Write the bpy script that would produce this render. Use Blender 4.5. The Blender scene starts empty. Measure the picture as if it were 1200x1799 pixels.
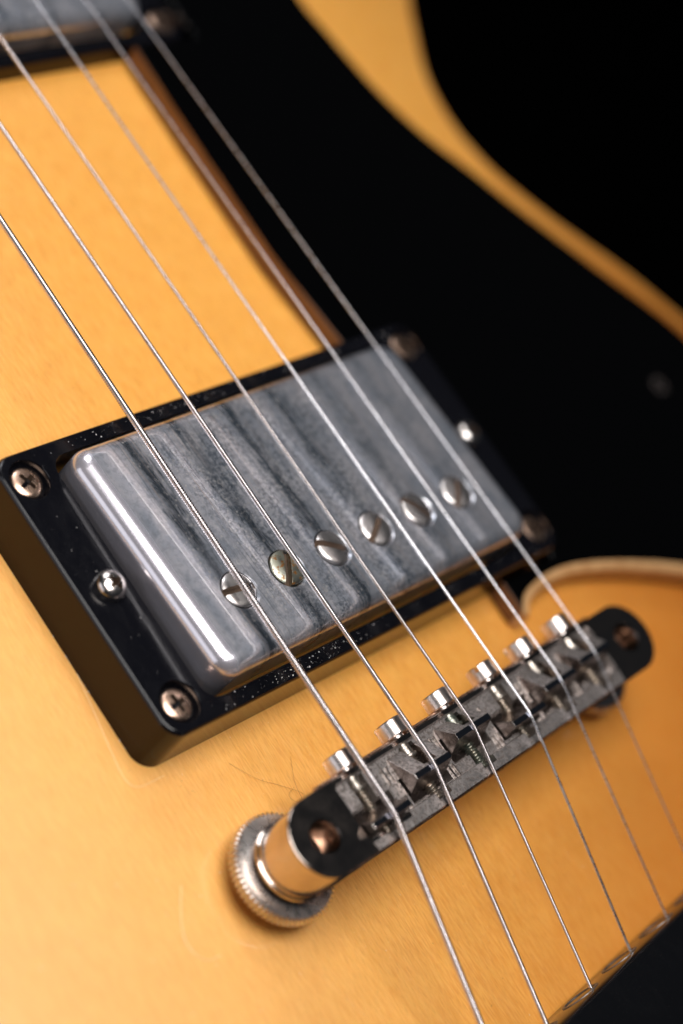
import bpy, bmesh, math, random
from mathutils import Vector, Matrix
R = math.radians
K = 0.1                      # geometry is written in millimetres, 1 Blender unit = 1 cm
random.seed(4)
sc = bpy.context.scene
sc.unit_settings.scale_length = 0.01
COL = sc.collection

# ------------------------------------------------------------------ camera
cam_d = bpy.data.cameras.new('camera')
cam = bpy.data.objects.new('camera', cam_d)
COL.objects.link(cam)
sc.camera = cam
CM = Matrix([[0.635134, 0.274473, -0.721989], [-0.552084, 0.81504, -0.175822], [0.540192, 0.510269, 0.669192]])
cam.matrix_world = Matrix.Translation(Vector((-216.241, -57.358, 214.492)) * K) @ CM.to_4x4()
cam_d.sensor_fit = 'VERTICAL'
cam_d.sensor_height = 36.0
cam_d.lens = 3666.84 / 1799.0 * 36.0
cam_d.clip_start = 0.5
cam_d.clip_end = 2000
cam_d.dof.use_dof = True
cam_d.dof.focus_distance = 28.6
cam_d.dof.aperture_fstop = cam_d.lens * 1e-3 / .98   # an opening of about 10 mm on this scale
cam_d.dof.aperture_blades = 0

# ------------------------------------------------------------------ world and lamps
w = bpy.data.worlds.new('World'); sc.world = w; w.use_nodes = True
bgn = w.node_tree.nodes['Background']
bgn.inputs[0].default_value = (0.75, 0.85, 1.0, 1); bgn.inputs[1].default_value = 0.02

def area(name, loc, target, sx, sy, power, color):
    l = bpy.data.lights.new(name, 'AREA'); l.shape = 'RECTANGLE'; l.size = sx; l.size_y = sy
    l.energy = power; l.color = color
    o = bpy.data.objects.new(name, l); COL.objects.link(o)
    o.location = loc
    o.rotation_euler = (Vector(target) - Vector(loc)).to_track_quat('-Z', 'Y').to_euler()
    return o
area('softbox', (-6, 0.5, 25), (-3, 1, 0), 17, 19, 8500, (1.0, 0.965, 0.94))
area('back_softbox', (4, 24, 21), (5, 5, 0), 13, 13, 3300, (0.97, 0.97, 1.0))
area('strip_softbox', (-32, 8, 7), (-3, 0, 1), 28, 14, 1500, (0.93, 0.94, 1.0))

sc.view_settings.view_transform = 'Standard'
sc.view_settings.look = 'None'
sc.view_settings.exposure = 0.0
sc.view_settings.gamma = 1.0
sc.cycles.use_denoising = True
sc.cycles.max_bounces = 8
sc.cycles.caustics_reflective = True
sc.cycles.blur_glossy = 0.5
sc.cycles.sample_clamp_indirect = 6

# ------------------------------------------------------------------ materials
def mat(name, color=(.5, .5, .5), rough=.4, metal=0.0, coat=0.0, coat_r=.05, spec=.5):
    m = bpy.data.materials.new(name); m.use_nodes = True
    b = m.node_tree.nodes['Principled BSDF']
    b.inputs['Base Color'].default_value = (*color, 1)
    b.inputs['Roughness'].default_value = rough
    b.inputs['Metallic'].default_value = metal
    b.inputs['Coat Weight'].default_value = coat
    b.inputs['Coat Roughness'].default_value = coat_r
    b.inputs['Specular IOR Level'].default_value = spec
    return m
class NT:
    def __init__(s, m):
        s.t = m.node_tree; s.b = s.t.nodes['Principled BSDF']
        s.co = s.t.nodes.new('ShaderNodeTexCoord')
    def L(s, a, b): s.t.links.new(a, b)
    def mapping(s, scale, rot=(0, 0, 0), loc=(0, 0, 0)):
        n = s.t.nodes.new('ShaderNodeMapping'); n.inputs['Scale'].default_value = scale
        n.inputs['Rotation'].default_value = rot; n.inputs['Location'].default_value = loc
        s.L(s.co.outputs['Object'], n.inputs['Vector']); return n.outputs[0]
    def noise(s, scale, vec=None, detail=4, rough=.55, dist=0):
        n = s.t.nodes.new('ShaderNodeTexNoise'); n.inputs['Scale'].default_value = scale
        n.inputs['Detail'].default_value = detail; n.inputs['Roughness'].default_value = rough
        n.inputs['Distortion'].default_value = dist
        s.L(vec if vec is not None else s.co.outputs['Object'], n.inputs['Vector']); return n.outputs['Fac']
    def voro(s, scale, vec=None, feature='F1'):
        n = s.t.nodes.new('ShaderNodeTexVoronoi'); n.inputs['Scale'].default_value = scale; n.feature = feature
        s.L(vec if vec is not None else s.co.outputs['Object'], n.inputs['Vector']); return n
    def rng(s, v, a, b, c=0., d=1.):
        n = s.t.nodes.new('ShaderNodeMapRange'); n.interpolation_type = 'SMOOTHSTEP'
        for k, x in zip(('From Min', 'From Max', 'To Min', 'To Max'), (a, b, c, d)): n.inputs[k].default_value = x
        s.L(v, n.inputs['Value']); return n.outputs[0]
    def math(s, op, a, b=None, c=None):
        n = s.t.nodes.new('ShaderNodeMath'); n.operation = op
        for i, x in enumerate((a, b, c)):
            if x is None: continue
            if isinstance(x, (int, float)): n.inputs[i].default_value = x
            else: s.L(x, n.inputs[i])
        return n.outputs[0]
    def mix(s, f, a, b):
        n = s.t.nodes.new('ShaderNodeMix'); n.data_type = 'RGBA'
        if isinstance(f, (int, float)): n.inputs[0].default_value = f
        else: s.L(f, n.inputs[0])
        for i, x in ((6, a), (7, b)):
            if isinstance(x, tuple): n.inputs[i].default_value = (*x, 1)
            else: s.L(x, n.inputs[i])
        return n.outputs[2]
    def bump(s, h, strength, dist=.02):
        n = s.t.nodes.new('ShaderNodeBump'); n.inputs['Strength'].default_value = strength
        n.inputs['Distance'].default_value = dist; s.L(h, n.inputs['Height'])
        s.L(n.outputs[0], s.b.inputs['Normal'])
    def xyz(s):
        n = s.t.nodes.new('ShaderNodeSeparateXYZ'); s.L(s.co.outputs['Object'], n.inputs[0]); return n.outputs

# maple top under aged amber lacquer
M_top = mat('amber_lacquered_maple', (.8, .42, .09), .42, 0, .7, .12)
n = NT(M_top)
rot = (0, 0, R(-6))
g1 = n.noise(1.0, n.mapping((30, 2.6, 30), rot), 5, .6)
g2 = n.noise(1.0, n.mapping((90, 5.5, 90), rot), 3, .6)
fig = n.noise(1.0, n.mapping((1.1, 3.2, 1), (0, 0, R(12))), 3, .5, .6)
cl = n.noise(.9, None, 4, .6, .4)
c = n.mix(n.rng(g1, .36, .64), (.82, .35, .055), (.93, .46, .100))
c = n.mix(n.rng(fig, .38, .66, 0, .22), c, (.95, .49, .095))
c = n.mix(n.rng(cl, .52, .78, 0, .18), c, (.72, .30, .04))
c = n.mix(n.rng(g2, .50, .66, 0, .5), c, (.58, .23, .03))
sp = n.voro(9.0); cell = n.noise(3.1, None, 2)
c = n.mix(n.math('MULTIPLY', n.rng(sp.outputs['Distance'], .05, .10, 1, 0), n.rng(cell, .56, .60)), c, (.38, .17, .03))
sp2 = n.voro(13.0, n.mapping((1, 1, 1), (0, 0, 1.0), (3, 2, 0))); cell2 = n.noise(2.3, n.mapping((1, 1, 1), (0, 0, 0), (9, 4, 0)), 2)
c = n.mix(n.math('MULTIPLY', n.rng(sp2.outputs['Distance'], .04, .09, .8, 0), n.rng(cell2, .52, .58)), c, (.95, .72, .42))
X, Y, Z = n.xyz()                   # colour turns deeper and redder towards the treble side of the lower bout
c = n.mix(n.math('MULTIPLY', n.rng(n.math('ADD', X, n.math('MULTIPLY', cl, 1.5)), -6.5, 1.0, 1, 0), .42), c, (.92, .53, .19))  # paler bass side: the lacquer's gloss veil put into the colour
deepen = n.math('ADD', n.math('SUBTRACT', n.math('MULTIPLY', X, .7), n.math('MULTIPLY', Y, .7)), n.math('MULTIPLY', n.math('SUBTRACT', cl, .5), 1.2))
c = n.mix(n.rng(deepen, 1.6, 9.4, 0, .88), c, (.55, .165, .016))
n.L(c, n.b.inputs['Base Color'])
n.bump(n.math('ADD', n.math('MULTIPLY', g2, .6), n.math('MULTIPLY', g1, .4)), .45, .014)

n.b.inputs['Subsurface Weight'].default_value = .14
n.b.inputs['Subsurface Radius'].default_value = (1.0, .30, .06)
n.b.inputs['Subsurface Scale'].default_value = .12
M_mark = mat('lacquer_mark', (.96, .66, .32), .3, 0, .6, .1)
M_bind = mat('aged_cream_binding', (.78, .50, .24), .38, 0, .4, .15)
n = NT(M_bind); n.L(n.mix(n.rng(n.noise(4, None, 4), .35, .7), (.62, .36, .16), (.48, .25, .10)), n.b.inputs['Base Color'])
M_bbind = mat('body_edge_binding', (.88, .56, .22), .36, 0, .5, .12)
n = NT(M_bbind); n.L(n.mix(n.rng(n.noise(2, None, 4), .35, .7), (.84, .40, .09), (.74, .31, .06)), n.b.inputs['Base Color'])
M_side = mat('brown_body_side', (.30, .12, .03), .3, 0, .5)

# glossy black plastic with faint smears
def black(name, base, r0, r1, spec, dust):
    m = mat(name, base, r0, 0, 0, .05, spec); n = NT(m)
    sm = n.noise(1.0, n.mapping((3, 1.2, 3), (0, 0, .5)), 5, .65, .8)
    n.L(n.rng(sm, .35, .7, r0, r1), n.b.inputs['Roughness'])
    d = n.noise(34, None, 4, .7)
    dd = n.math('MULTIPLY', n.rng(d, .60, .72), dust)
    n.L(n.mix(dd, base, (.16, .15, .15)), n.b.inputs['Base Color'])
    n.bump(n.noise(60, None, 2), .02, .004)
    return m
M_ring = black('black_ring_plastic', (.0035, .0036, .0052), .12, .24, .38, .10)
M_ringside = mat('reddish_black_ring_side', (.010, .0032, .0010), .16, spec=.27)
M_guard = black('black_pickguard_plastic', (.0008, .0008, .0009), .06, .08, .25, .0)
M_guard_edge = mat('brown_pickguard_edge', (.20, .075, .022), .35)
n = NT(M_guard_edge); n.L(n.mix(n.rng(n.noise(1, n.mapping((2, 2, 30)), 3), .35, .65), (.22, .085, .025), (.10, .035, .010)), n.b.inputs['Base Color'])
M_tail = black('dusty_black_tailpiece', (.0035, .0037, .0045), .10, .22, .5, .04)

# tarnished nickel cover
M_cover = mat('tarnished_nickel_cover', (.6, .62, .66), .3, .8, 0, .03)
n = NT(M_cover); X, Y, Z = n.xyz()
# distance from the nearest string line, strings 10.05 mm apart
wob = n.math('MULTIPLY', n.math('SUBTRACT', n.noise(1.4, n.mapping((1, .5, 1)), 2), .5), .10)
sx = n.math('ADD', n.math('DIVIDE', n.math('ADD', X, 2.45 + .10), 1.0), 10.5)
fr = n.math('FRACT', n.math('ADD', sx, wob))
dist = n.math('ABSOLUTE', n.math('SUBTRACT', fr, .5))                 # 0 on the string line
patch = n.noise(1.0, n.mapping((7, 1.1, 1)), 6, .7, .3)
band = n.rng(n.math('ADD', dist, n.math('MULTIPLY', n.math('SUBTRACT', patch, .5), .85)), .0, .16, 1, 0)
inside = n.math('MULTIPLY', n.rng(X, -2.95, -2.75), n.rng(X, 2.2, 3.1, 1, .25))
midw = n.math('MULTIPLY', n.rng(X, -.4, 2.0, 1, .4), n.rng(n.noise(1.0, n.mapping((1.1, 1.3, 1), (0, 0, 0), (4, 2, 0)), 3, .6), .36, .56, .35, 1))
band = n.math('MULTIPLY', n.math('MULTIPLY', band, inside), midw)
speck = n.noise(11.0, None, 5, .75)
vv = n.voro(14.0); spots = n.rng(vv.outputs['Distance'], .22, .34, 1, 0)
spots = n.math('MULTIPLY', spots, n.rng(n.noise(5, None, 2), .42, .55))
midm = n.rng(n.math('ABSOLUTE', n.math('ADD', X, .45)), .9, 2.3, 1, .12)
finev = n.noise(15.0, None, 5, .75)
midm = n.math('MULTIPLY', midm, n.rng(n.noise(1.7, n.mapping((1.5, .8, 1)), 3, .6), .38, .6, .25, 1))
vr = n.voro(5.5); rings = n.math('MULTIPLY', n.rng(n.math('ABSOLUTE', n.math('SUBTRACT', vr.outputs['Distance'], .2)), .02, .07, 1, 0), n.rng(n.noise(2.1, None, 2), .55, .62))
cloud = n.rng(n.noise(1.3, n.mapping((1.6, .8, 1)), 5, .62, .6), .35, .7)
c = n.mix(cloud, (.64, .69, .79), (.84, .82, .87))
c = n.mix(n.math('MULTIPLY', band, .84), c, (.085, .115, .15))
c = n.mix(n.math('MULTIPLY', n.math('MULTIPLY', n.rng(speck, .49, .56), n.math('ADD', n.math('MULTIPLY', band, .7), .3)), .8), c, (.17, .22, .27))
c = n.mix(n.math('MULTIPLY', n.math('MAXIMUM', spots, rings), n.math('MULTIPLY', inside, .8)), c, (.92, .90, .90))
c = n.mix(n.math('MULTIPLY', n.rng(finev, .49, .55), n.math('MULTIPLY', midm, .62)), c, (.09, .125, .17))
c = n.mix(n.math('MULTIPLY', n.rng(finev, .46, .41), n.math('MULTIPLY', midm, .6)), c, (.95, .95, .97))
fs = n.noise(1.0, n.mapping((34, .5, 1)), 3, .6)
c = n.mix(n.math('MULTIPLY', n.rng(fs, .56, .68), n.math('MULTIPLY', inside, .55)), c, (.86, .74, .70))  # pinkish string reflections put into the colour as thin streaks
c = n.mix(n.math('MULTIPLY', n.rng(fs, .44, .34), n.math('MULTIPLY', inside, .5)), c, (.14, .17, .21))
c = n.mix(n.rng(X, -3.3, -3.12, .85, 0), c, (.66, .62, .68))  # lavender light on the left side put into the base colour
n.L(c, n.b.inputs['Base Color'])
up_ = n.t.nodes.new('ShaderNodeNewGeometry')
haze = n.math('ADD', n.math('MULTIPLY', band, -.06), n.rng(cloud, 0, 1, .30, .36))
rimm = n.rng(X, -3.27, -3.12)
haze = n.math('ADD', n.math('MULTIPLY', rimm, haze), n.math('MULTIPLY', n.math('SUBTRACT', 1.0, rimm), .26))
n.L(n.rng(rimm, 0, 1, .68, .86), n.b.inputs['Metallic'])
n.L(haze, n.b.inputs['Roughness'])
n.b.inputs['Coat Weight'].default_value = .9
n.b.inputs['Coat Roughness'].default_value = .035
n.b.inputs['Coat IOR'].default_value = 2.3
n.bump(n.math('ADD', speck, n.math('MULTIPLY', spots, .5)), .05, .01)
M_coverside = None

def metal(name, c0, c1, r0, r1, scale=14, dirt=None, lo=.5, hi=.66):
    m = mat(name, c0, r0, 1.0); n = NT(m)
    a = n.noise(scale, None, 5, .7); b = n.noise(scale * .35, n.mapping((1, 1, 1), (0, 0, 0), (5, 1, 2)), 4, .6)
    c = n.mix(n.rng(b, .35, .68), c0, c1)
    if dirt:
        f = n.rng(a, lo, hi)
        c = n.mix(f, c, dirt)
        n.L(n.rng(f, 0, 1, 1, .35), n.b.inputs['Metallic'])
    n.L(c, n.b.inputs['Base Color'])
    n.L(n.rng(b, .3, .7, r0, r1), n.b.inputs['Roughness'])
    n.bump(a, .12, .006)
    return m
M_nickel = metal('worn_nickel', (.74, .69, .66), (.60, .54, .50), .14, .28, 16, (.22, .17, .14), .60, .74)
M_recess = mat('dark_brown_recess', (.09, .055, .035), .55, .35)
M_pole = metal('pole_screw_nickel', (.82, .77, .75), (.70, .65, .62), .28, .38, 18, (.30, .24, .2), .60, .74)
M_head = metal('polished_nickel_head', (.78, .70, .66), (.62, .55, .51), .26, .36, 18, (.28, .2, .15), .62, .76)
M_cop = metal('coppery_screw', (.72, .50, .38), (.50, .33, .24), .22, .36, 22, (.22, .12, .07), .56, .7)
M_rust = metal('rusty_pole_screw', (.50, .50, .42), (.38, .38, .30), .3, .42, 16, (.24, .10, .02), .54, .58)
M_bar = metal('grimy_bridge_metal', (.62, .57, .54), (.50, .46, .44), .3, .44, 26, (.16, .14, .13), .50, .66)
M_worn = metal('mottled_cast_metal', (.74, .68, .65), (.56, .51, .49), .3, .46, 18, (.13, .11, .10), .46, .57)
M_barend = metal('dark_nickel_bridge_end', (.60, .51, .45), (.50, .42, .37), .10, .2, 9, (.12, .10, .10), .72, .86)
M_saddle = metal('brushed_saddle_metal', (.42, .36, .33), (.34, .29, .27), .2, .3, 15, (.12, .1, .09), .62, .76)
M_knife = metal('polished_knife_edge', (.42, .44, .50), (.34, .36, .42), .1, .16, 15)
M_thread = metal('grimy_screw_thread', (.62, .55, .48), (.46, .41, .36), .25, .4, 14, (.08, .08, .06), .52, .66)
M_green = metal('green_stained_thread', (.44, .42, .36), (.28, .32, .28), .3, .45, 14, (.04, .06, .045), .45, .6)
M_post = metal('bridge_post_metal', (.5, .46, .43), (.42, .38, .36), .3, .4, 8)
M_wheel = metal('thumbwheel_metal', (.66, .62, .59), (.56, .52, .50), .24, .32, 26, (.2, .16, .13), .64, .78)
M_ferr = metal('tarnished_ferrule', (.22, .2, .19), (.12, .11, .10), .45, .6, 14, (.05, .04, .03), .5, .66)
M_wound = metal('nickel_wound_string', (.72, .66, .66), (.62, .55, .54), .16, .22, 20)
M_plain = metal('plain_steel_string', (.70, .69, .72), (.60, .58, .61), .24, .34, 20)
M_dark = mat('blackened_screw', (.10, .085, .08), .5, .6)
M_hole = mat('dark_hole', (.01, .008, .006), .6)
M_dust = mat('grey_dust', (.80, .76, .74), .8)
M_hair = mat('dark_hair', (.36, .15, .04), .5)
M_cloth = mat('black_backdrop_cloth', (.0006, .0006, .0006), 1.0, spec=0.0)

# ------------------------------------------------------------------ building helpers (millimetres)
WLOC = {}
def finish(me, smooth=True, angle=35):
    if smooth:
        for p in me.polygons: p.use_smooth = True
        me.set_sharp_from_angle(angle=R(angle))
def obj(name, me, m, parent=None, origin=(0, 0, 0), rot=None, label=None):
    """link a mesh whose vertices are in mm relative to origin (mm, world)"""
    o = bpy.data.objects.new(name, me); COL.objects.link(o)
    if m is not None and not me.materials: me.materials.append(m)
    wl = Vector(origin) * K
    WLOC[o.name] = wl
    if parent is not None:
        o.parent = parent; o.location = wl - WLOC[parent.name]
    else: o.location = wl
    if rot: o.rotation_euler = rot
    if label: o['label'] = label
    return o
def clone(src, parent, origin, rot=None, label=None, m=None):
    o = src.copy()
    if m is not None: o.data = src.data.copy(); o.data.materials[0] = m
    COL.objects.link(o)
    if 'label' in o: del o['label']
    wl = Vector(origin) * K; WLOC[o.name] = wl
    o.parent = parent; o.location = wl - WLOC[parent.name]
    if rot: o.rotation_euler = rot
    if label: o['label'] = label
    return o
def mesh(verts, faces, name='m', smooth=True, angle=35, fix=True):
    me = bpy.data.meshes.new(name)
    me.from_pydata([(x * K, y * K, z * K) for x, y, z in verts], [], faces)
    if fix:
        bm = bmesh.new(); bm.from_mesh(me); bmesh.ops.recalc_face_normals(bm, faces=bm.faces); bm.to_mesh(me); bm.free()
    me.update(); finish(me, smooth, angle)
    return me
def join(parts):
    V, F = [], []
    for v, f in parts:
        o = len(V); V += v; F += [tuple(i + o for i in q) for q in f]
    return V, F
def loops_mesh(loops, cap0=True, cap1=True, closed=False):
    n = len(loops[0]); V = [p for l in loops for p in l]; F = []
    m = len(loops)
    for a in range(m if closed else m - 1):
        b = (a + 1) % m
        for i in range(n):
            j = (i + 1) % n
            F.append((a * n + i, a * n + j, b * n + j, b * n + i))
    if not closed:
        if cap0: F.append(tuple(range(n))[::-1])
        if cap1: F.append(tuple((m - 1) * n + i for i in range(n)))
    return V, F
def rrect(hx, hy, r, z, seg=8, cx=0, cy=0):
    r = max(r, .02); L = []
    for (sx, sy, a0) in ((1, 1, 0), (-1, 1, 90), (-1, -1, 180), (1, -1, 270)):
        for k in range(seg + 1):
            a = R(a0 + 90 * k / seg)
            L.append((cx + sx * (hx - r) + r * math.cos(a), cy + sy * (hy - r) + r * math.sin(a), z))
    return L
def lathe(prof, seg=32, cap0=True, cap1=True):
    """prof: (r, z) list, first and last may have r 0"""
    loops = [[(max(r, .004) * math.cos(2 * math.pi * k / seg), max(r, .004) * math.sin(2 * math.pi * k / seg), z) for k in range(seg)] for r, z in prof]
    return loops_mesh(loops, cap0, cap1)
def box(x0, x1, y0, y1, z0, z1):
    V = [(x, y, z) for z in (z0, z1) for y in (y0, y1) for x in (x0, x1)]
    return V, [(0, 2, 3, 1), (4, 5, 7, 6), (0, 1, 5, 4), (2, 6, 7, 3), (0, 4, 6, 2), (1, 3, 7, 5)]
def tr(vf, f):
    return [f(*p) for p in vf[0]], vf[1]
def boolean(vf, cutters, bevel=0, angle=30, seg=2, sh=35):
    me = mesh(*vf, smooth=False)
    o = bpy.data.objects.new('tmp', me); COL.objects.link(o); tmp = []
    for c in cutters:
        cme = mesh(*c, smooth=False); co = bpy.data.objects.new('tmpc', cme); COL.objects.link(co); tmp.append(co)
        md = o.modifiers.new('b', 'BOOLEAN'); md.operation = 'DIFFERENCE'; md.object = co; md.solver = 'EXACT'
    if bevel:
        md = o.modifiers.new('v', 'BEVEL'); md.width = bevel * K; md.segments = seg; md.limit_method = 'ANGLE'; md.angle_limit = R(angle)
        md.use_clamp_overlap = True
    dg = bpy.context.evaluated_depsgraph_get()
    res = bpy.data.meshes.new_from_object(o.evaluated_get(dg))
    for t in tmp + [o]: bpy.data.objects.remove(t)
    res.materials.clear()
    finish(res, True, sh)
    o = bpy.data.objects.new('tmp', res); COL.objects.link(o)      # let the large faces rule the shading
    md = o.modifiers.new('w', 'WEIGHTED_NORMAL'); md.keep_sharp = True; md.weight = 80
    dg = bpy.context.evaluated_depsgraph_get()
    out = bpy.data.meshes.new_from_object(o.evaluated_get(dg))
    bpy.data.objects.remove(o)
    return out
def prism(poly, z0, z1):
    n = len(poly)
    V = [(x, y, z0) for x, y in poly] + [(x, y, z1) for x, y in poly]
    F = [tuple(range(n))[::-1], tuple(range(n, 2 * n))] + [(i, (i + 1) % n, n + (i + 1) % n, n + i) for i in range(n)]
    return V, F
def spline(P, n):
    """Catmull-Rom through the points"""
    P = [Vector(p) for p in P]; out = []
    for i in range(len(P) - 1):
        p0 = P[i - 1] if i else P[0] * 2 - P[1]; p1 = P[i]; p2 = P[i + 1]; p3 = P[i + 2] if i + 2 < len(P) else P[-1] * 2 - P[-2]
        for k in range(n):
            t = k / n
            out.append(.5 * ((2 * p1) + (-p0 + p2) * t + (2 * p0 - 5 * p1 + 4 * p2 - p3) * t * t + (-p0 + 3 * p1 - 3 * p2 + p3) * t ** 3))
    out.append(P[-1]); return out
def tube(P, r, seg=8, rad=None, upv=Vector((0, 0, 1))):
    P = [Vector(p) for p in P]; loops = []
    for i, p in enumerate(P):
        t = (P[min(i + 1, len(P) - 1)] - P[max(i - 1, 0)]).normalized()
        a = t.cross(upv).normalized(); b = a.cross(t)
        rr = r if rad is None else rad(i)
        loops.append([tuple(p + (a * math.cos(2 * math.pi * k / seg) + b * math.sin(2 * math.pi * k / seg)) * (rr(k) if callable(rr) else rr)) for k in range(seg)])
    return loops_mesh(loops)

# ------------------------------------------------------------------ setting
bd = mesh([(-1500, -1500, -60), (1500, -1500, -60), (1500, 1500, -60), (-1500, 1500, -60)], [(0, 1, 2, 3)])
o = obj('backdrop', bd, M_cloth); o['kind'] = 'structure'

# ------------------------------------------------------------------ guitar
guitar = bpy.data.objects.new('electric_guitar', None); COL.objects.link(guitar)
guitar.location = Vector((0, 0, -45)) * K; WLOC[guitar.name] = Vector((0, 0, -45)) * K
guitar.empty_display_size = 1
guitar['label'] = 'amber electric guitar with black pickguard, tarnished nickel pickup and bridge lying against black'
guitar['category'] = 'electric guitar'

# body: gently arched top
def zb(x, y):
    r = max(0, math.hypot(x * .9, y * .55) - 50); return -.0009 * r * r
EDGE = [(190, 235), (180, 180), (152, 130), (127.5, 98.8), (121.0, 91.4), (113.9, 81.9), (107.4, 71.7), (104.8, 61.2), (105.5, 54.1), (107.5, 47.7), (113.7, 37.0), (120.4, 28.2), (125.3, 21.8), (132.7, 9.4), (137.6, 0.5), (156, -30), (170, -70), (175, -120), (170, -180), (150, -240)]
edge_pts = spline([(x, y, 0) for x, y in EDGE], 10)
def xe(y):
    for a, b in zip(edge_pts, edge_pts[1:]):
        if (a[1] - y) * (b[1] - y) <= 0 and a[1] != b[1]:
            t = (y - a[1]) / (b[1] - a[1]); return a[0] + (b[0] - a[0]) * t
    return edge_pts[0][0]
BW = 1.7
ys = [220 - 3 * i for i in range(150)]
def nrm(y):
    d = (xe(y + 1) - xe(y - 1)) / 2; return math.sqrt(1 + d * d)
NX = 70
V, F = [], []
for y in ys:
    x1 = xe(y) - BW * nrm(y) ; x0 = -190
    for i in range(NX + 1):
        x = x0 + (x1 - x0) * i / NX
        V.append((x, y, zb(x, y)))
for j in range(len(ys) - 1):
    for i in range(NX):
        a = j * (NX + 1) + i; F.append((a, a + NX + 1, a + NX + 2, a + 1))
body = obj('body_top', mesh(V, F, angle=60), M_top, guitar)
V, F = [], []
for y in ys:                       # the binding strip round the edge, rounded over
    x1 = xe(y); q = nrm(y)
    for off, dz in ((BW, .0), (BW - .15, .05), (1.0, .04), (.35, -.25), (0, -1.0), (0, -5.5)):
        x = x1 - off * q; V.append((x, y, zb(x1 - BW, y) + dz))
m_ = 6
for j in range(len(ys) - 1):
    for i in range(m_ - 1):
        a = j * m_ + i; F.append((a, a + m_, a + m_ + 1, a + 1))
obj('body_binding', mesh(V, F, angle=50), M_bbind, body)
V, F = [], []
for y in ys:
    x1 = xe(y) - .3; z1 = zb(xe(y) - BW, y) - 5.5
    V += [(x1, y, z1), (x1, y, -44)]
for j in range(len(ys) - 1): F.append((2 * j, 2 * j + 2, 2 * j + 3, 2 * j + 1))
n_ = len(V); V += [(-190, ys[0], -44), (-190, ys[-1], -44), (-190, ys[0], zb(-190, ys[0])), (-190, ys[-1], zb(-190, ys[-1]))]
F.append((n_, n_ + 1, n_ + 3, n_ + 2))
F.append((n_, n_ + 1) + tuple(2 * j + 1 for j in range(len(ys) - 1, -1, -1)))
obj('body_side', mesh(V, F, angle=50), M_side, body)
# faint ridges left in the lacquer by an older, larger pickup ring and a knob
for P in ([(-38, 22.5), (-41, 14), (-43.4, 2), (-45.8, -11), (-47.6, -20.5), (-47.6, -23), (-46.3, -24.2), (-42, -24.4)],
          [(-49.3, -38), (-51.4, -40.6), (-53.2, -43.5), (-53.4, -46), (-52.2, -47.8), (-49.9, -48.2)]):
    pts = spline([(x, y, .0) for x, y in P], 8)
    obj('lacquer_ridge', mesh(*tube(pts, .05 if P[0][1] > 0 else .075, 6), angle=80), M_mark, body)

# pickguard
GZ0, GZ1 = .8, 4.5
outer = [(86, 128), (81, 108), (78.0, 90.3), (79.0, 80.7), (81.1, 67.7), (85.0, 56.6), (90.5, 47.2), (95.2, 38.5), (105.5, 21.3), (116.0, 3.5), (121, -18), (127, -32), (130, -46), (126, -55), (114, -56)]
low = [(114, -56), (101, -49), (88, -42), (73.7, -34.4), (61.4, -29.2), (51.3, -26.0), (44.2, -24.9), (38, -25.3), (34.4, -26.4), (31.9, -28.6)]
op = [(p[0], p[1]) for p in spline([(x, y, 0) for x, y in outer], 6)]
lp = [(p[0], p[1]) for p in spline([(x, y, 0) for x, y in low], 6)]
left = [(32.0, -22.9), (45.7, -22.9), (45.7, 22.9), (33.0, 22.9), (31.0, 42), (31.4, 65), (32.2, 84.8), (47.0, 84.8), (47.0, 128)]
poly = op + lp[1:] + left
me = boolean(prism(poly, GZ0, GZ1), [], .22, 40, 2, 50)
me.materials.append(M_guard); me.materials.append(M_guard_edge)
for p in me.polygons:
    if abs(p.normal.z) < .45 and p.normal.x < -.2 and p.center.x < 4.0: p.material_index = 1
guard = obj('pickguard', me, None, guitar)
bl = []
for i, p in enumerate(lp):
    a = Vector(lp[max(i - 1, 0)]); b = Vector(lp[min(i + 1, len(lp) - 1)]); t = (b - a).normalized(); nn = Vector((-t[1], t[0]))
    if nn[1] > 0: nn = -nn
    q = Vector(p) + nn * .02
    w_ = 1.45
    prof = [(0, GZ0), (0, GZ1 - .02), (w_ * .75, GZ1 - .05), (w_ - .1, GZ1 - .35), (w_, GZ1 - .8), (w_, GZ0 + .2), (w_ - .2, GZ0)]
    bl.append([(q[0] + nn[0] * d, q[1] + nn[1] * d, z) for d, z in prof])
obj('pickguard_binding', mesh(*loops_mesh(bl), angle=50), M_bind, guard)

# ------------------------------------------------------------------ screws (origin at the seat, axis +z)
def cross_cut(L, wd, z0, z1, tilt=.55):
    out = []
    for a in (0, 90):
        c, s = math.cos(R(a)), math.sin(R(a))
        V, F = box(-L, L, -wd, wd, z0, z1)
        V = [(x * (tilt if z == z0 else 1), y * (.7 if z == z0 else 1), z) for x, y, z in V]
        out.append(([(c * x - s * y, s * x + c * y, z) for x, y, z in V], F))
    return out
def dome(r, h, edge, seg=40, n=8, depth=1.0):
    P = [(r * .96, -depth), (r, -depth + .05), (r, edge)]
    for k in range(1, n + 1):
        a = R(90 * k / n); P.append((r * math.cos(a) ** .8 if k < n else 0, edge + h * math.sin(a)))
    return lathe(P, seg)
def dark_recess(me, m, zlim, rlim):  # recess and slot faces get a darker brown material
    me.materials.append(m); me.materials.append(M_recess)
    for p in me.polygons:
        c_ = p.center / K
        if c_.z < zlim and math.hypot(c_.x, c_.y) < rlim and not (p.normal.z > .8 and c_.z > zlim - .05): p.material_index = 1
    return me
me_mount = dark_recess(boolean(dome(2.35, .5, .12), cross_cut(1.65, .40, -1.0, 1.5), .05, 40, 2), M_cop, .33, 1.75)
me_adj = dark_recess(boolean(dome(2.25, 1.3, .4), cross_cut(1.35, .36, .1, 2.5), .05, 40, 2), M_nickel, 1.2, 1.25)
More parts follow.
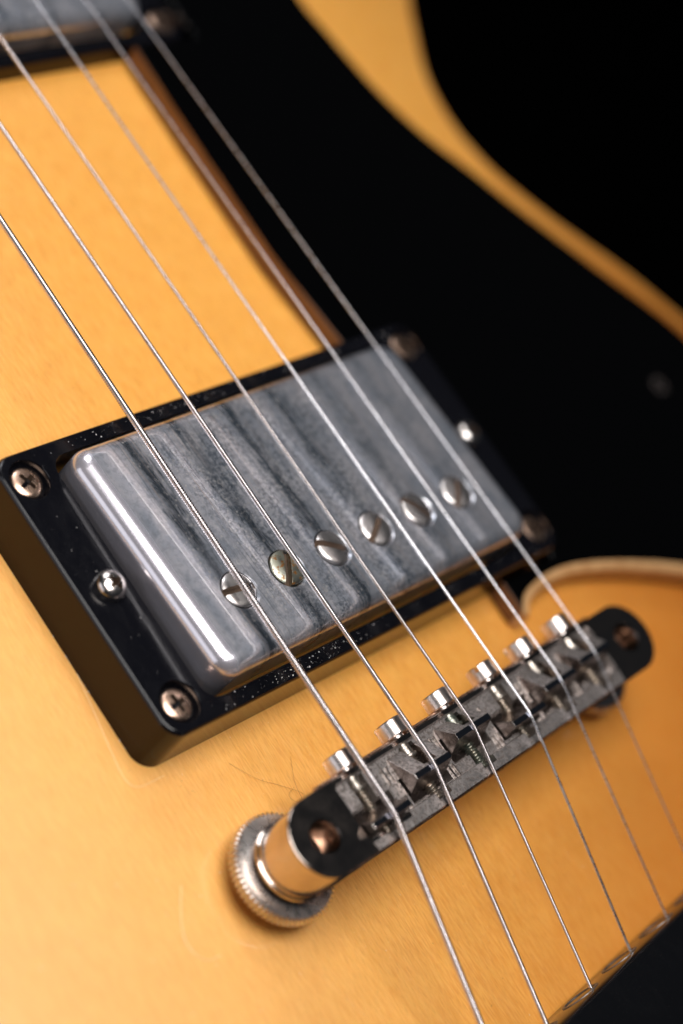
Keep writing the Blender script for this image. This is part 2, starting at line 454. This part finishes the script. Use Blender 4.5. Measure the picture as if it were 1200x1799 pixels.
me_pole = dark_recess(boolean(dome(2.75, .48, .1), [box(-3, 3, -.5, .5, -.6, 2)], .05, 40, 2), M_pole, -.02, 2.7)
me_head = boolean(tr(lathe([(1.1, -.6), (1.1, 0), (1.95, 0), (2.12, .15), (2.12, 2.1), (2.02, 2.3), (1.85, 2.38), (0, 2.38)], 40), lambda x, y, z: (x, y, z)), [box(-3, 3, -.34, .34, 1.5, 3)], .05, 40, 2)

# ------------------------------------------------------------------ pickups
def make_pickup(name, c, ztop, slope, ctop, cslope, label):
    cx, cy = c
    HX, HY = 44.6, 22.3
    def rz(l): return [(x, y, z + slope * y * (z / ztop)) for x, y, z in l]
    L = [rrect(HX + .5, HY + .5, 3.2, 0), rrect(HX + .45, HY + .45, 3.2, .35), rrect(HX + .12, HY + .12, 3.1, ztop - .75),
         rrect(HX + .02, HY + .02, 3.1, ztop - .42), rrect(HX - .18, HY - .18, 3.0, ztop - .12), rrect(HX - .5, HY - .5, 2.8, ztop),
         rrect(37.36, 20.2, 3.0, ztop), rrect(37.30, 20.16, 3.0, ztop + .07), rrect(37.22, 20.12, 3.0, ztop + .07),
         rrect(35.95, 19.95, 2.7, ztop + .05), rrect(35.88, 19.9, 2.65, ztop + .0), rrect(35.85, 19.88, 2.65, ztop - .12), rrect(35.85, 19.88, 2.65, 1.0)]
    L = [rz(l) for l in L]
    base = loops_mesh(L, closed=True)
    cut = []
    SP = [(-40.6, 18.05), (-40.1, -18.05), (41.6, -18.05), (41.6, 18.35)]
    for x, y in SP:
        cut.append(tr(lathe([(0, -1.5), (2.3, -1.5), (2.6, -1.4), (2.85, -1.1), (3.0, -.3), (3.06, -.1), (3.3, .25), (3.3, 2)], 40), lambda a, b, z, x=x, y=y: (a + x, b + y, z + ztop + slope * y)))
    me = boolean(base, cut, 0, sh=32)
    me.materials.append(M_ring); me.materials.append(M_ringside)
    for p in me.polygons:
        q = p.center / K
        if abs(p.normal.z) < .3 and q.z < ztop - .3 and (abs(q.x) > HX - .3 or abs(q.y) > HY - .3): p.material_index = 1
    ring = obj(name, me, None, guitar, (cx, cy, 0), label=label)
    # cover
    ch = 8.0; r0 = 2.4; CX, CY = 35.0, 19.0
    L = []
    for k, z in enumerate((-ch, -r0)): L.append(rrect(CX, CY, 3.4, z, 10))
    for k in range(1, 9):
        a = R(90 * k / 8); off = r0 * (1 - math.cos(a)); L.append(rrect(CX - off, CY - off, max(3.4 - off, .8), -r0 + r0 * math.sin(a), 10))
    L.append(rrect(CX - r0 - .6, CY - r0 - .6, .8, .012, 10))
    def tilt(l): return [(x, y, z + cslope * y) for x, y, z in l]
    cov = loops_mesh([tilt(l) for l in L])
    holes = [tr(lathe([(0, -3), (2.93, -3), (2.93, -.2), (3.25, .1), (3.25, 1)], 40), lambda a, b, z, i=i: (a + (i - 2.5) * 9.83, b - 8.7, z - 8.7 * cslope)) for i in range(6)]
    me = boolean(cov, holes, 0, sh=28)
    me.materials.append(M_cover)
    cover = obj('pickup_cover', me, None, ring, (cx, cy, ctop))
    return ring, cover, SP
def fill_pickup(ring, c, ztop, slope, ctop, cslope, SP, angles, poles):
    cx, cy = c
    first = None
    for (x, y), a in zip(SP, (24, 8, 40, 70)):
        p = (cx + x, cy + y, ztop + slope * y - 1.15)
        if first is None: first = obj('mounting_screw', me_mount, M_cop, ring, p, (0, 0, R(a)))
        else: clone(first, ring, p, (0, 0, R(a)))
    a1 = obj('height_screw', me_adj, M_nickel, ring, (cx - 39.6, cy - .1, ztop + .35), (R(5), R(-3), R(20)))
    clone(a1, ring, (cx + 40.2, cy + .1, ztop + .35), (0, 0, R(55)))
    if poles:
        first = None
        for i, a in enumerate(angles):
            p = (cx + (i - 2.5) * 9.83, cy - 8.7, ctop - 8.7 * cslope + (-.1 if i else -.3))
            if first is None: first = obj('pole_screw', me_pole, M_head, ring, p, (-.03, 0, R(a)))
            elif i == 1: clone(first, ring, p, (-.06, 0, R(a)), 'rust spotted pole screw', M_rust)
            else: clone(first, ring, p, (-.06, 0, R(a)))
RZ, RS, CT, CS = 8.45, -.0143, 12.81, -.0617
ring, cover, SP = make_pickup('bridge_pickup', (0, 0), RZ, RS, CT, CS, 'pickup nearest the bridge, six slotted screws in its streaked nickel cover')
fill_pickup(ring, (0, 0), RZ, RS, CT, CS, SP, (-8, 56, -33, 34, -56, 50), True)
ring2, cover2, SP2 = make_pickup('neck_pickup', (2, 108.1), 3.4, 0, 7.6, -.01, 'pickup nearest the neck, cut off by the frame and out of focus')
fill_pickup(ring2, (2, 108.1), 3.4, 0, 7.6, -.01, SP2, (10, 40, 80, 20, 5, 60), True)
# pickguard screw
dark_mount = me_mount.copy(); dark_mount.materials[0] = M_dark
s = obj('pickguard_screw', dark_mount, None, guard, (99.4, -4.0, GZ1 - .5), (0, 0, R(20)))

# ------------------------------------------------------------------ bridge
BA = math.atan2(2.3, 74)
BC = Vector((0, -42.0))
BT, BB = 14.4, 6.0
def br(u, v, z): return (BC[0] + u * math.cos(BA) - v * math.sin(BA), BC[1] + u * math.sin(BA) + v * math.cos(BA), z)
def stadium(hl, r, z, seg=24):
    L = []
    for s_, a0 in ((1, -90), (-1, 90)):
        for k in range(seg + 1):
            a = R(a0 + 180 * k / seg); L.append((s_ * hl + r * math.cos(a), r * math.sin(a), z))
    return L
bar = loops_mesh([stadium(37, 5.0, BB), stadium(37, 5.45, BB + .12), stadium(37, 5.68, BB + .4), stadium(37, 5.62, BB + .75), stadium(37, 5.3, BB + .95), stadium(37, 5.2, BB + 1.3), stadium(37, 5.28, BT - .55), stadium(37, 5.4, BT - .42), stadium(37, 5.6, BT - .34), stadium(37, 5.62, BT - .2), stadium(37, 5.52, BT - .06), stadium(37, 5.38, BT)])
cuts = []
TF = 9.8
TP = 13.45               # level of the worn plate inside the rim
BR_SAD = [(-26.5, -45.3), (-15.3, -42.5), (-4.6, -40.7), (6.4, -43.45), (16.2, -41.35), (26.1, -40.5)]
def uv(kx, ky):
    d = Vector((kx, ky)) - BC
    return d.x * math.cos(BA) + d.y * math.sin(BA), -d.x * math.sin(BA) + d.y * math.cos(BA)
FACE = [-1, 1, 1, -1, 1, 1]    # which way each saddle's steep face looks: 1 towards the tail
cuts.append(loops_mesh([rrect(30.6, 3.9, .8, TP, cy=.75), rrect(30.7, 4.0, .9, BT - .3, cy=.75), rrect(30.9, 4.15, .9, BT + .1, cy=.75), rrect(30.9, 4.15, .9, BT + 2, cy=.75)]))
for (kx, ky), f in zip(BR_SAD, FACE):
    u, v = uv(kx, ky)
    a, b = (v - 3.0, v + 1.0) if f > 0 else (v - 1.1, v + 3.1)
    cuts.append(box(u - 4.4, u + 4.4, max(a, -4.1), min(b, 4.4), TF, 20))
    cuts.append(box(u + .5 - 1.5, u + .5 + 1.5, v, 4.45, TF + .4, 20))
    cuts.append(box(u + .5 - 1.5, u + .5 + 1.4, -4.3, v, TF + .4, 20))
for s_ in (-1, 1):
    cuts.append(tr(lathe([(0, BB - 1), (2.2, BB - 1), (2.2, BT - .4), (2.42, BT + .05), (2.42, BT + 2)], 40), lambda x, y, z, s_=s_: (x + 37 * s_, y, z)))
barv = tr(bar, lambda x, y, z: br(x, y, z)); cuts = [tr(c, lambda x, y, z: br(x, y, z)) for c in cuts]
me = boolean(barv, cuts, 0, sh=32)
me.materials.append(M_barend); me.materials.append(M_bar); me.materials.append(M_worn)
for p in me.polygons:
    cxx = p.center / K
    u = cxx.x
    if -31.5 < u < 31.5 and (p.normal.z < .999 or cxx.z < 14.0) and abs(cxx.y + 42 - u * .031) < 5.0: p.material_index = 2 if cxx.z > TP - .3 else 1
bridge = obj('bridge', me, None, guitar, (0, 0, 0))
# worn, grimy strip along the tail side rim
V, F = loops_mesh([[br(-30.5, -5.35, z), br(30.5, -5.35, z), br(30.8, -3.35, z - .0), br(-30.8, -3.35, z - .0)] for z in (BT - .1, BT + .05)])
me = boolean((V, F), [tr(box(uv(*k)[0] - 1.0, uv(*k)[0] + 1.9, -4.3, 0, 10, 20), br) for k in BR_SAD] + [tr(box(uv(*k)[0] - 4.4, uv(*k)[0] + 4.4, -4.1, 0, 10, 20), br) for k in (BR_SAD[0],)], 0)
obj('worn_rim', me, M_worn, bridge)
# ribs between the saddles on both sides of the trough
XS = [-26.5, -15.4, -4.7, 6.3, 16.3, 26.3]
first_rib = None
rib = lathe([(.5, 0)], 8)
for i in range(5):
    um = (XS[i] + XS[i + 1]) / 2
    for v0, v1, za, zc in ((.9, 3.3, TP + .35, TP + .35), (-3.3, -1.2, TP + .5, TP + .35)):
        for du in (-.5, .4):
            a = [[(um + du - .13, v, TF), (um + du + .13, v, TF), (um + du + .07, v, z), (um + du - .07, v, z)] for v, z in ((v0, za), (v1, zc))]
            obj('rib', mesh(*tr(loops_mesh(a), lambda x, y, z: br(x, y, z)), smooth=False), M_nickel, bridge)
RS_ = [.52, .39, .28, .215, .165, .13]       # string radii
KN = [(-26.5, -45.3), (-15.3, -42.5), (-4.6, -40.7), (6.4, -43.45), (16.2, -41.35), (26.1, -40.5)]
STR_Z = 16.5
SZ = 12.75
for i, (kx, ky) in enumerate(KN):
    d = Vector((kx, ky)) - BC
    u = d.x * math.cos(BA) + d.y * math.sin(BA); v = -d.x * math.sin(BA) + d.y * math.cos(BA)
    zt = STR_Z - RS_[i] + .08
    f = FACE[i]            # which way the slope faces
    # profile in (v, z): a flat knife edge at v, a steep face on one side and a cast back sloping away on the other
    if f > 0: prof = [(4.0, TP - .6), (4.0, TP + .12), (v + .48, zt - .25), (v + .34, zt), (v - .50, zt), (v - .60, zt - .2), (v - 2.5, TF + 1.6), (v - 2.7, TF + .1)]
    else: prof = [(v + 2.9, TF + .1), (v + 2.7, TF + 1.6), (v + .60, zt - .2), (v + .50, zt), (v - .34, zt), (v - .44, zt - .25), (v - .9, TF + 2), (v - .9, TF + .1)]
    W0, W1 = 4.2, 3.95
    loops = []
    for s_, tw in ((-1, 0), (1, 0)):
        loops.append([(u + s_ * (W0 + (W1 - W0) * ((z - TF) / (zt - TF))), vv_, z) for vv_, z in prof])
    sad = tr(loops_mesh(loops), br)
    rr = RS_[i]
    nt = tr(lathe([(rr + .02, -3), (rr + .02, 3)], 14), lambda x, y, z: (kx + x, ky + z, STR_Z + .02 + y))
    nt2 = tr(box(-.75, .75, -1.6, 1.6, zt - .12, zt + 2), lambda x, y, z: (kx + x, ky + y, z))
    chan = tr(box(u - 1.45, u + 1.35, v + .75, 5.2, TF + .7, 20) if f > 0 else box(u - 1.3, u + 1.2, v + 2.2, 5.2, TF + .7, 20), lambda x, y, z: br(x + .55, y, z))
    me = boolean(sad, [nt, chan], .07, 30, 2, 32)
    for mm in (M_saddle, M_knife, M_worn, M_nickel): me.materials.append(mm)
    for p in me.polygons:
        c_ = p.center / K; nz = p.normal.z
        if nz > .93 and c_.z > zt - .12: p.material_index = 1
        elif .25 < nz <= .999 and p.normal.y * f > .1 and p.area / K / K > .6: p.material_index = 2
        elif p.area / K / K < .5 and abs(c_.z - zt) < .5 and p.normal.x < -.3: p.material_index = 3
    saddle = obj('saddle', me, None, bridge, label='saddle facing the pickup' if False else None)
    # intonation screw: threaded shaft through the saddle, collar, slotted head beyond the neck side wall
    P = []
    z = -4.25
    while z < 4.3:
        P += [(.72, z), (1.02, z + .2), (.72, z + .4)]; z += .44
    sh = lathe([(0, -4.3)] + P + [(0, 4.6)], 20)
    shaft = tr(sh, lambda x, y, z: (x, z, y))
    collar = tr(lathe([(.8, 2.55), (1.25, 2.6), (1.3, 2.75), (1.3, 2.95), (1.22, 3.05), (1.0, 3.1), (.92, 5.9), (.4, 5.9)], 24), lambda x, y, z: (x, z, y))
    vf = tr(join([shaft, collar]), lambda x, y, z: br(u + .5 + x, y, SZ + z))
    mt = M_green if i in (2,) else M_thread
    obj('intonation_screw_shaft', mesh(*vf), mt, bridge)
    p = br(u + .5, 6.0, SZ + .15)
    rot = Matrix.Rotation(BA, 4, 'Z') @ Matrix.Rotation(R(-90), 4, 'X') @ Matrix.Rotation(R((-48, -40, -52, 34, -30, -44)[i]), 4, 'Z')
    if i == 0: hd = obj('intonation_screw_head', me_head, M_head, bridge, p, rot.to_euler())
    else: clone(hd, bridge, p, rot.to_euler())
# retaining wire along the neck side
wire = tube([br(x, 5.75 + .0 * x, BT - 1.2) for x in (-33, -20, -6, 8, 20, 33)], .3, 8)
obj('retaining_wire', mesh(*wire), M_cop, bridge)
# posts and thumbwheels
for s_ in (-1, 1):
    x0, y0, _ = br(37 * s_, 0, 0)
    P = [(1.9, .1)]; z = .2
    while z < 9.2: P += [(1.75, z), (1.95, z + .25), (1.75, z + .5)]; z += .5
    P += [(1.75, 9.4), (1.3, 9.6), (0, 9.65)]
    if s_ < 0:
        post = obj('bridge_post', boolean(lathe([(0, .1)] + P, 28), [box(-3, 3, -.3, .3, 8.8, 13)], 0), M_cop, bridge, (x0, y0, 0), (0, 0, R(60)))
        NT_ = 62; loops = []
        for r, z, am in ((5.6, 2.9, 0), (7.3, 2.95, 0), (7.5, 3.1, .24), (7.5, 4.7, .24), (7.35, 4.88, .08), (5.6, 4.92, 0), (5.4, 5.0, 0), (2.1, 5.0, 0)):
            loops.append([((r + (am if k % 4 in (1, 2) else -am)) * math.cos(2 * math.pi * k / (NT_ * 4)), (r + (am if k % 4 in (1, 2) else -am)) * math.sin(2 * math.pi * k / (NT_ * 4)), z) for k in range(NT_ * 4)])
        tw = obj('thumbwheel', mesh(*loops_mesh(loops), angle=25), M_wheel, bridge, (x0, y0, 0))
        # bush between wheel and bar
        bush = obj('post_collar', mesh(*lathe([(3.8, 5.0), (4.3, 5.1), (4.3, 5.7), (4.0, 5.98), (2.2, 5.98)], 48)), M_post, bridge, (x0, y0, 0))
    else:
        clone(post, bridge, (x0, y0, 0), (0, 0, R(20))); clone(tw, bridge, (x0, y0, 0)); clone(bush, bridge, (x0, y0, 0))

# ------------------------------------------------------------------ strings
FAR = [(-24.97, 53.5, 14.65), (-14.89, 68.22, 14.92), (-4.92, 82.89, 15.31), (4.9, 87.74, 16.49), (14.75, 86.66, 16.31), (24.59, 86.34, 15.25)]
BEND = [(-26.53, -45.31, 16.5), (-15.29, -42.47, 16.5), (-4.64, -40.68, 16.5), (6.39, -43.45, 16.5), (16.19, -41.34, 16.5), (26.11, -40.52, 16.5)]
TAIL = [(-26.12, -73.99, 7.69), (-15.68, -79.26, 7.13), (-5.22, -79.12, 7.6), (5.24, -78.08, 7.98), (15.68, -77.74, 7.91), (26.11, -71.55, 8.95)]
SY = lambda x: -78.85 + .055 * x
PITCH = [.36, .27, .20]
def string_path(a, b, c):
    a, b, c = Vector(a), Vector(b), Vector(c)
    return a, b, c
for i in range(6):
    A = Vector(FAR[i]); B = Vector(BEND[i]); C_ = Vector(TAIL[i])
    far = B + (A - B) * ((150 - B.y) / (A.y - B.y))
    yt = SY(C_.x) - 1.5
    tail = B + (C_ - B) * ((yt - B.y) / (C_.y - B.y))
    r = RS_[i]
    # path with a small bend over the saddle
    d1 = (far - B).normalized(); d2 = (tail - B).normalized()
    def at(s_):          # s_ in mm, 0 at the bend, positive to the neck
        bl_ = 1.2
        if s_ > bl_: return B + d1 * s_
        if s_ < -bl_: return B + d2 * -s_
        t = (s_ + bl_) / (2 * bl_)
        p0, p2 = B + d2 * bl_, B + d1 * bl_
        return p0 * (1 - t) ** 2 + B * 2 * t * (1 - t) + p2 * t * t
    L0, L1 = -(tail - B).length, (far - B).length
    if i < 3:
        st = PITCH[i] / 6; seg = 14; S0 = L0; L1 = min(L1, 128 + 14 * i)
        ns = int((L1 - L0) / st)
        P = [at(L0 + k * st) for k in range(ns + 1)]
        amp = PITCH[i] * .5
        def rad(k, amp=amp, r=r, seg=seg):
            ph = k / 6.0
            return lambda q: r - amp * (1 - math.sqrt(max(0, 1 - (2 * ((ph - q / seg) % 1.0) - 1) ** 2)))
        vf = tube(P, r, seg, rad)
        me = mesh(*vf, angle=180, fix=False)
        obj('string', me, M_wound, guitar, label=('thickest wound string, nearest the camera', 'second thickest wound string', 'thinnest wound string')[i])
    else:
        P = [at(L0 + (L1 - L0) * k / 60) for k in range(61)] + []
        P = [at(L0)] + [at(-1.2 + .2 * k) for k in range(13)] + [at(L1)]
        obj('string', mesh(*tube(P, r, 12), angle=80), M_plain, guitar, label=('thickest plain string', 'middle plain string', 'thinnest string, farthest from the camera')[i - 3])

# ------------------------------------------------------------------ tailpiece
def tpt(x, n_, z):       # n_ measured behind the slanted front face
    return (x + .055 * -n_ * -1 * 0, SY(x) - n_, z)
prof = [(1.0, 1.2), (.15, 1.5), (0, 2.0), (0, 10.4), (.25, 11.1), (.9, 11.8), (2.4, 12.7), (5, 13.6), (9, 14.2), (14, 14.0), (19, 12.4), (22, 9), (23, 5), (22.5, 1.2)]
xs_ = [-46, -45.6, -44.5] + [-42 + 4 * k for k in range(22)] + [44.5, 45.6, 46]
loops = []
for x in xs_:
    sh_ = max(0, abs(x) - 44.0); k = 1 - .12 * sh_
    loops.append([tpt(x, 11 + (a - 11) * k, 1.2 + (z - 1.2) * k) for a, z in prof])
tail = obj('tailpiece', mesh(*loops_mesh(loops), angle=40), M_tail, guitar)
first = None
fv, ff = lathe([(2.5, -.6), (2.5, .02), (2.6, .12), (2.8, .15), (3.05, .1), (3.1, -.1)], 36, False, False)
fer = mesh([(x, z, y) for x, y, z in fv], ff)
core = mesh([(x, z, y) for x, y, z in lathe([(2.52, -.5), (2.52, -.05), (0, -.06)], 24)[0]], lathe([(2.52, -.5), (2.52, -.05), (0, -.06)], 24)[1])
for i in range(6):
    x = (-26.0, -15.7, -5.2, 5.25, 15.7, 26.0)[i] - 2.1
    p = (x, SY(x), 7.0)
    if first is None: first = obj('string_ferrule', fer, M_ferr, tail, p, (0, 0, math.atan(.055))); c1 = obj('string_hole', core, M_hole, tail, p, (0, 0, math.atan(.055)))
    else: clone(first, tail, p); clone(c1, tail, p)

# ------------------------------------------------------------------ dust and hairs
V, F = [], []
def speck_(x, y, z, s):
    a = random.random() * 6.28; o_ = len(V)
    e = random.uniform(.6, 1.8)
    c_, s_ = math.cos(a), math.sin(a)
    for dx, dy, dz in ((s * e, 0, 0), (-s * e, 0, 0), (0, s, 0), (0, -s, 0), (0, 0, s * .8), (0, 0, -s * .3)):
        V.append((x + c_ * dx - s_ * dy, y + s_ * dx + c_ * dy, z + dz))
    for q in ((0, 2, 4), (2, 1, 4), (1, 3, 4), (3, 0, 4), (2, 0, 5), (1, 2, 5), (3, 1, 5), (0, 3, 5)): F.append(tuple(o_ + i for i in q))
def size(): return .022 + .085 * random.random() ** 4
for k in range(170):                       # along the bridge side of the ring
    x = random.uniform(-33, 40) if random.random() < .4 else random.gauss(-18, 9)
    y = -random.uniform(20.1, 21.9)
    if abs(x) < 44: speck_(x, y, RZ + RS * y + .06, size())
for k in range(110): speck_(random.uniform(-36, 40), random.uniform(20.2, 21.8), RZ - .3 + .06, size())
for k in range(36): (lambda x, y: speck_(x, y, RZ + RS * y + .04, size() * .7))(random.uniform(-43.5, -36.5), random.uniform(-21, 21))
for k in range(260):
    x, y = random.uniform(-33, 33), random.uniform(-17, 17)
    speck_(x, y, CT + CS * y + .02, size() * .6)
for k in range(500):
    x, y = random.uniform(-85, 40), random.uniform(-78, 40)
    if abs(y) < 23 and abs(x) < 45.5: continue
    speck_(x, y, zb(x, y) + .02, size() * .9)
for k in range(50): speck_(-45.2, random.uniform(-20, 20), .15, size())
for k in range(14):
    x = random.uniform(-42, 42); n_ = random.uniform(2, 14)
    speck_(x, SY(x) - n_, 12.2 + .14 * n_ + .1, size() * .7)
o = obj('dust', mesh(V, F, smooth=False), M_dust); o['kind'] = 'stuff'
o['label'] = 'pale dust specks on the black pickup ring, cover and amber top'
HAIRS = [([(-31.5, -27.0), (-29, -30.8), (-26.5, -32.6), (-24, -35), (-22.8, -36.4)], 'long curved dark hair on the amber top beside the bridge'),
         ([(-21.4, -30.2), (-23.6, -33.6), (-24.0, -36.0), (-25.3, -36.2), (-25.6, -34.8), (-24.2, -34.2)], 'curled dark hair on the amber top against the bridge side')]
for P, lab in HAIRS:
    pts = spline([(x, y, zb(x, y) + .12 + .25 * (k % 2)) for k, (x, y) in enumerate(P)], 8)
    h = obj('hair', mesh(*tube(pts, .018, 5), angle=80), M_hair)
    h['label'] = lab; h['category'] = 'hair'; h['group'] = 'fine hairs lying on the guitar top'
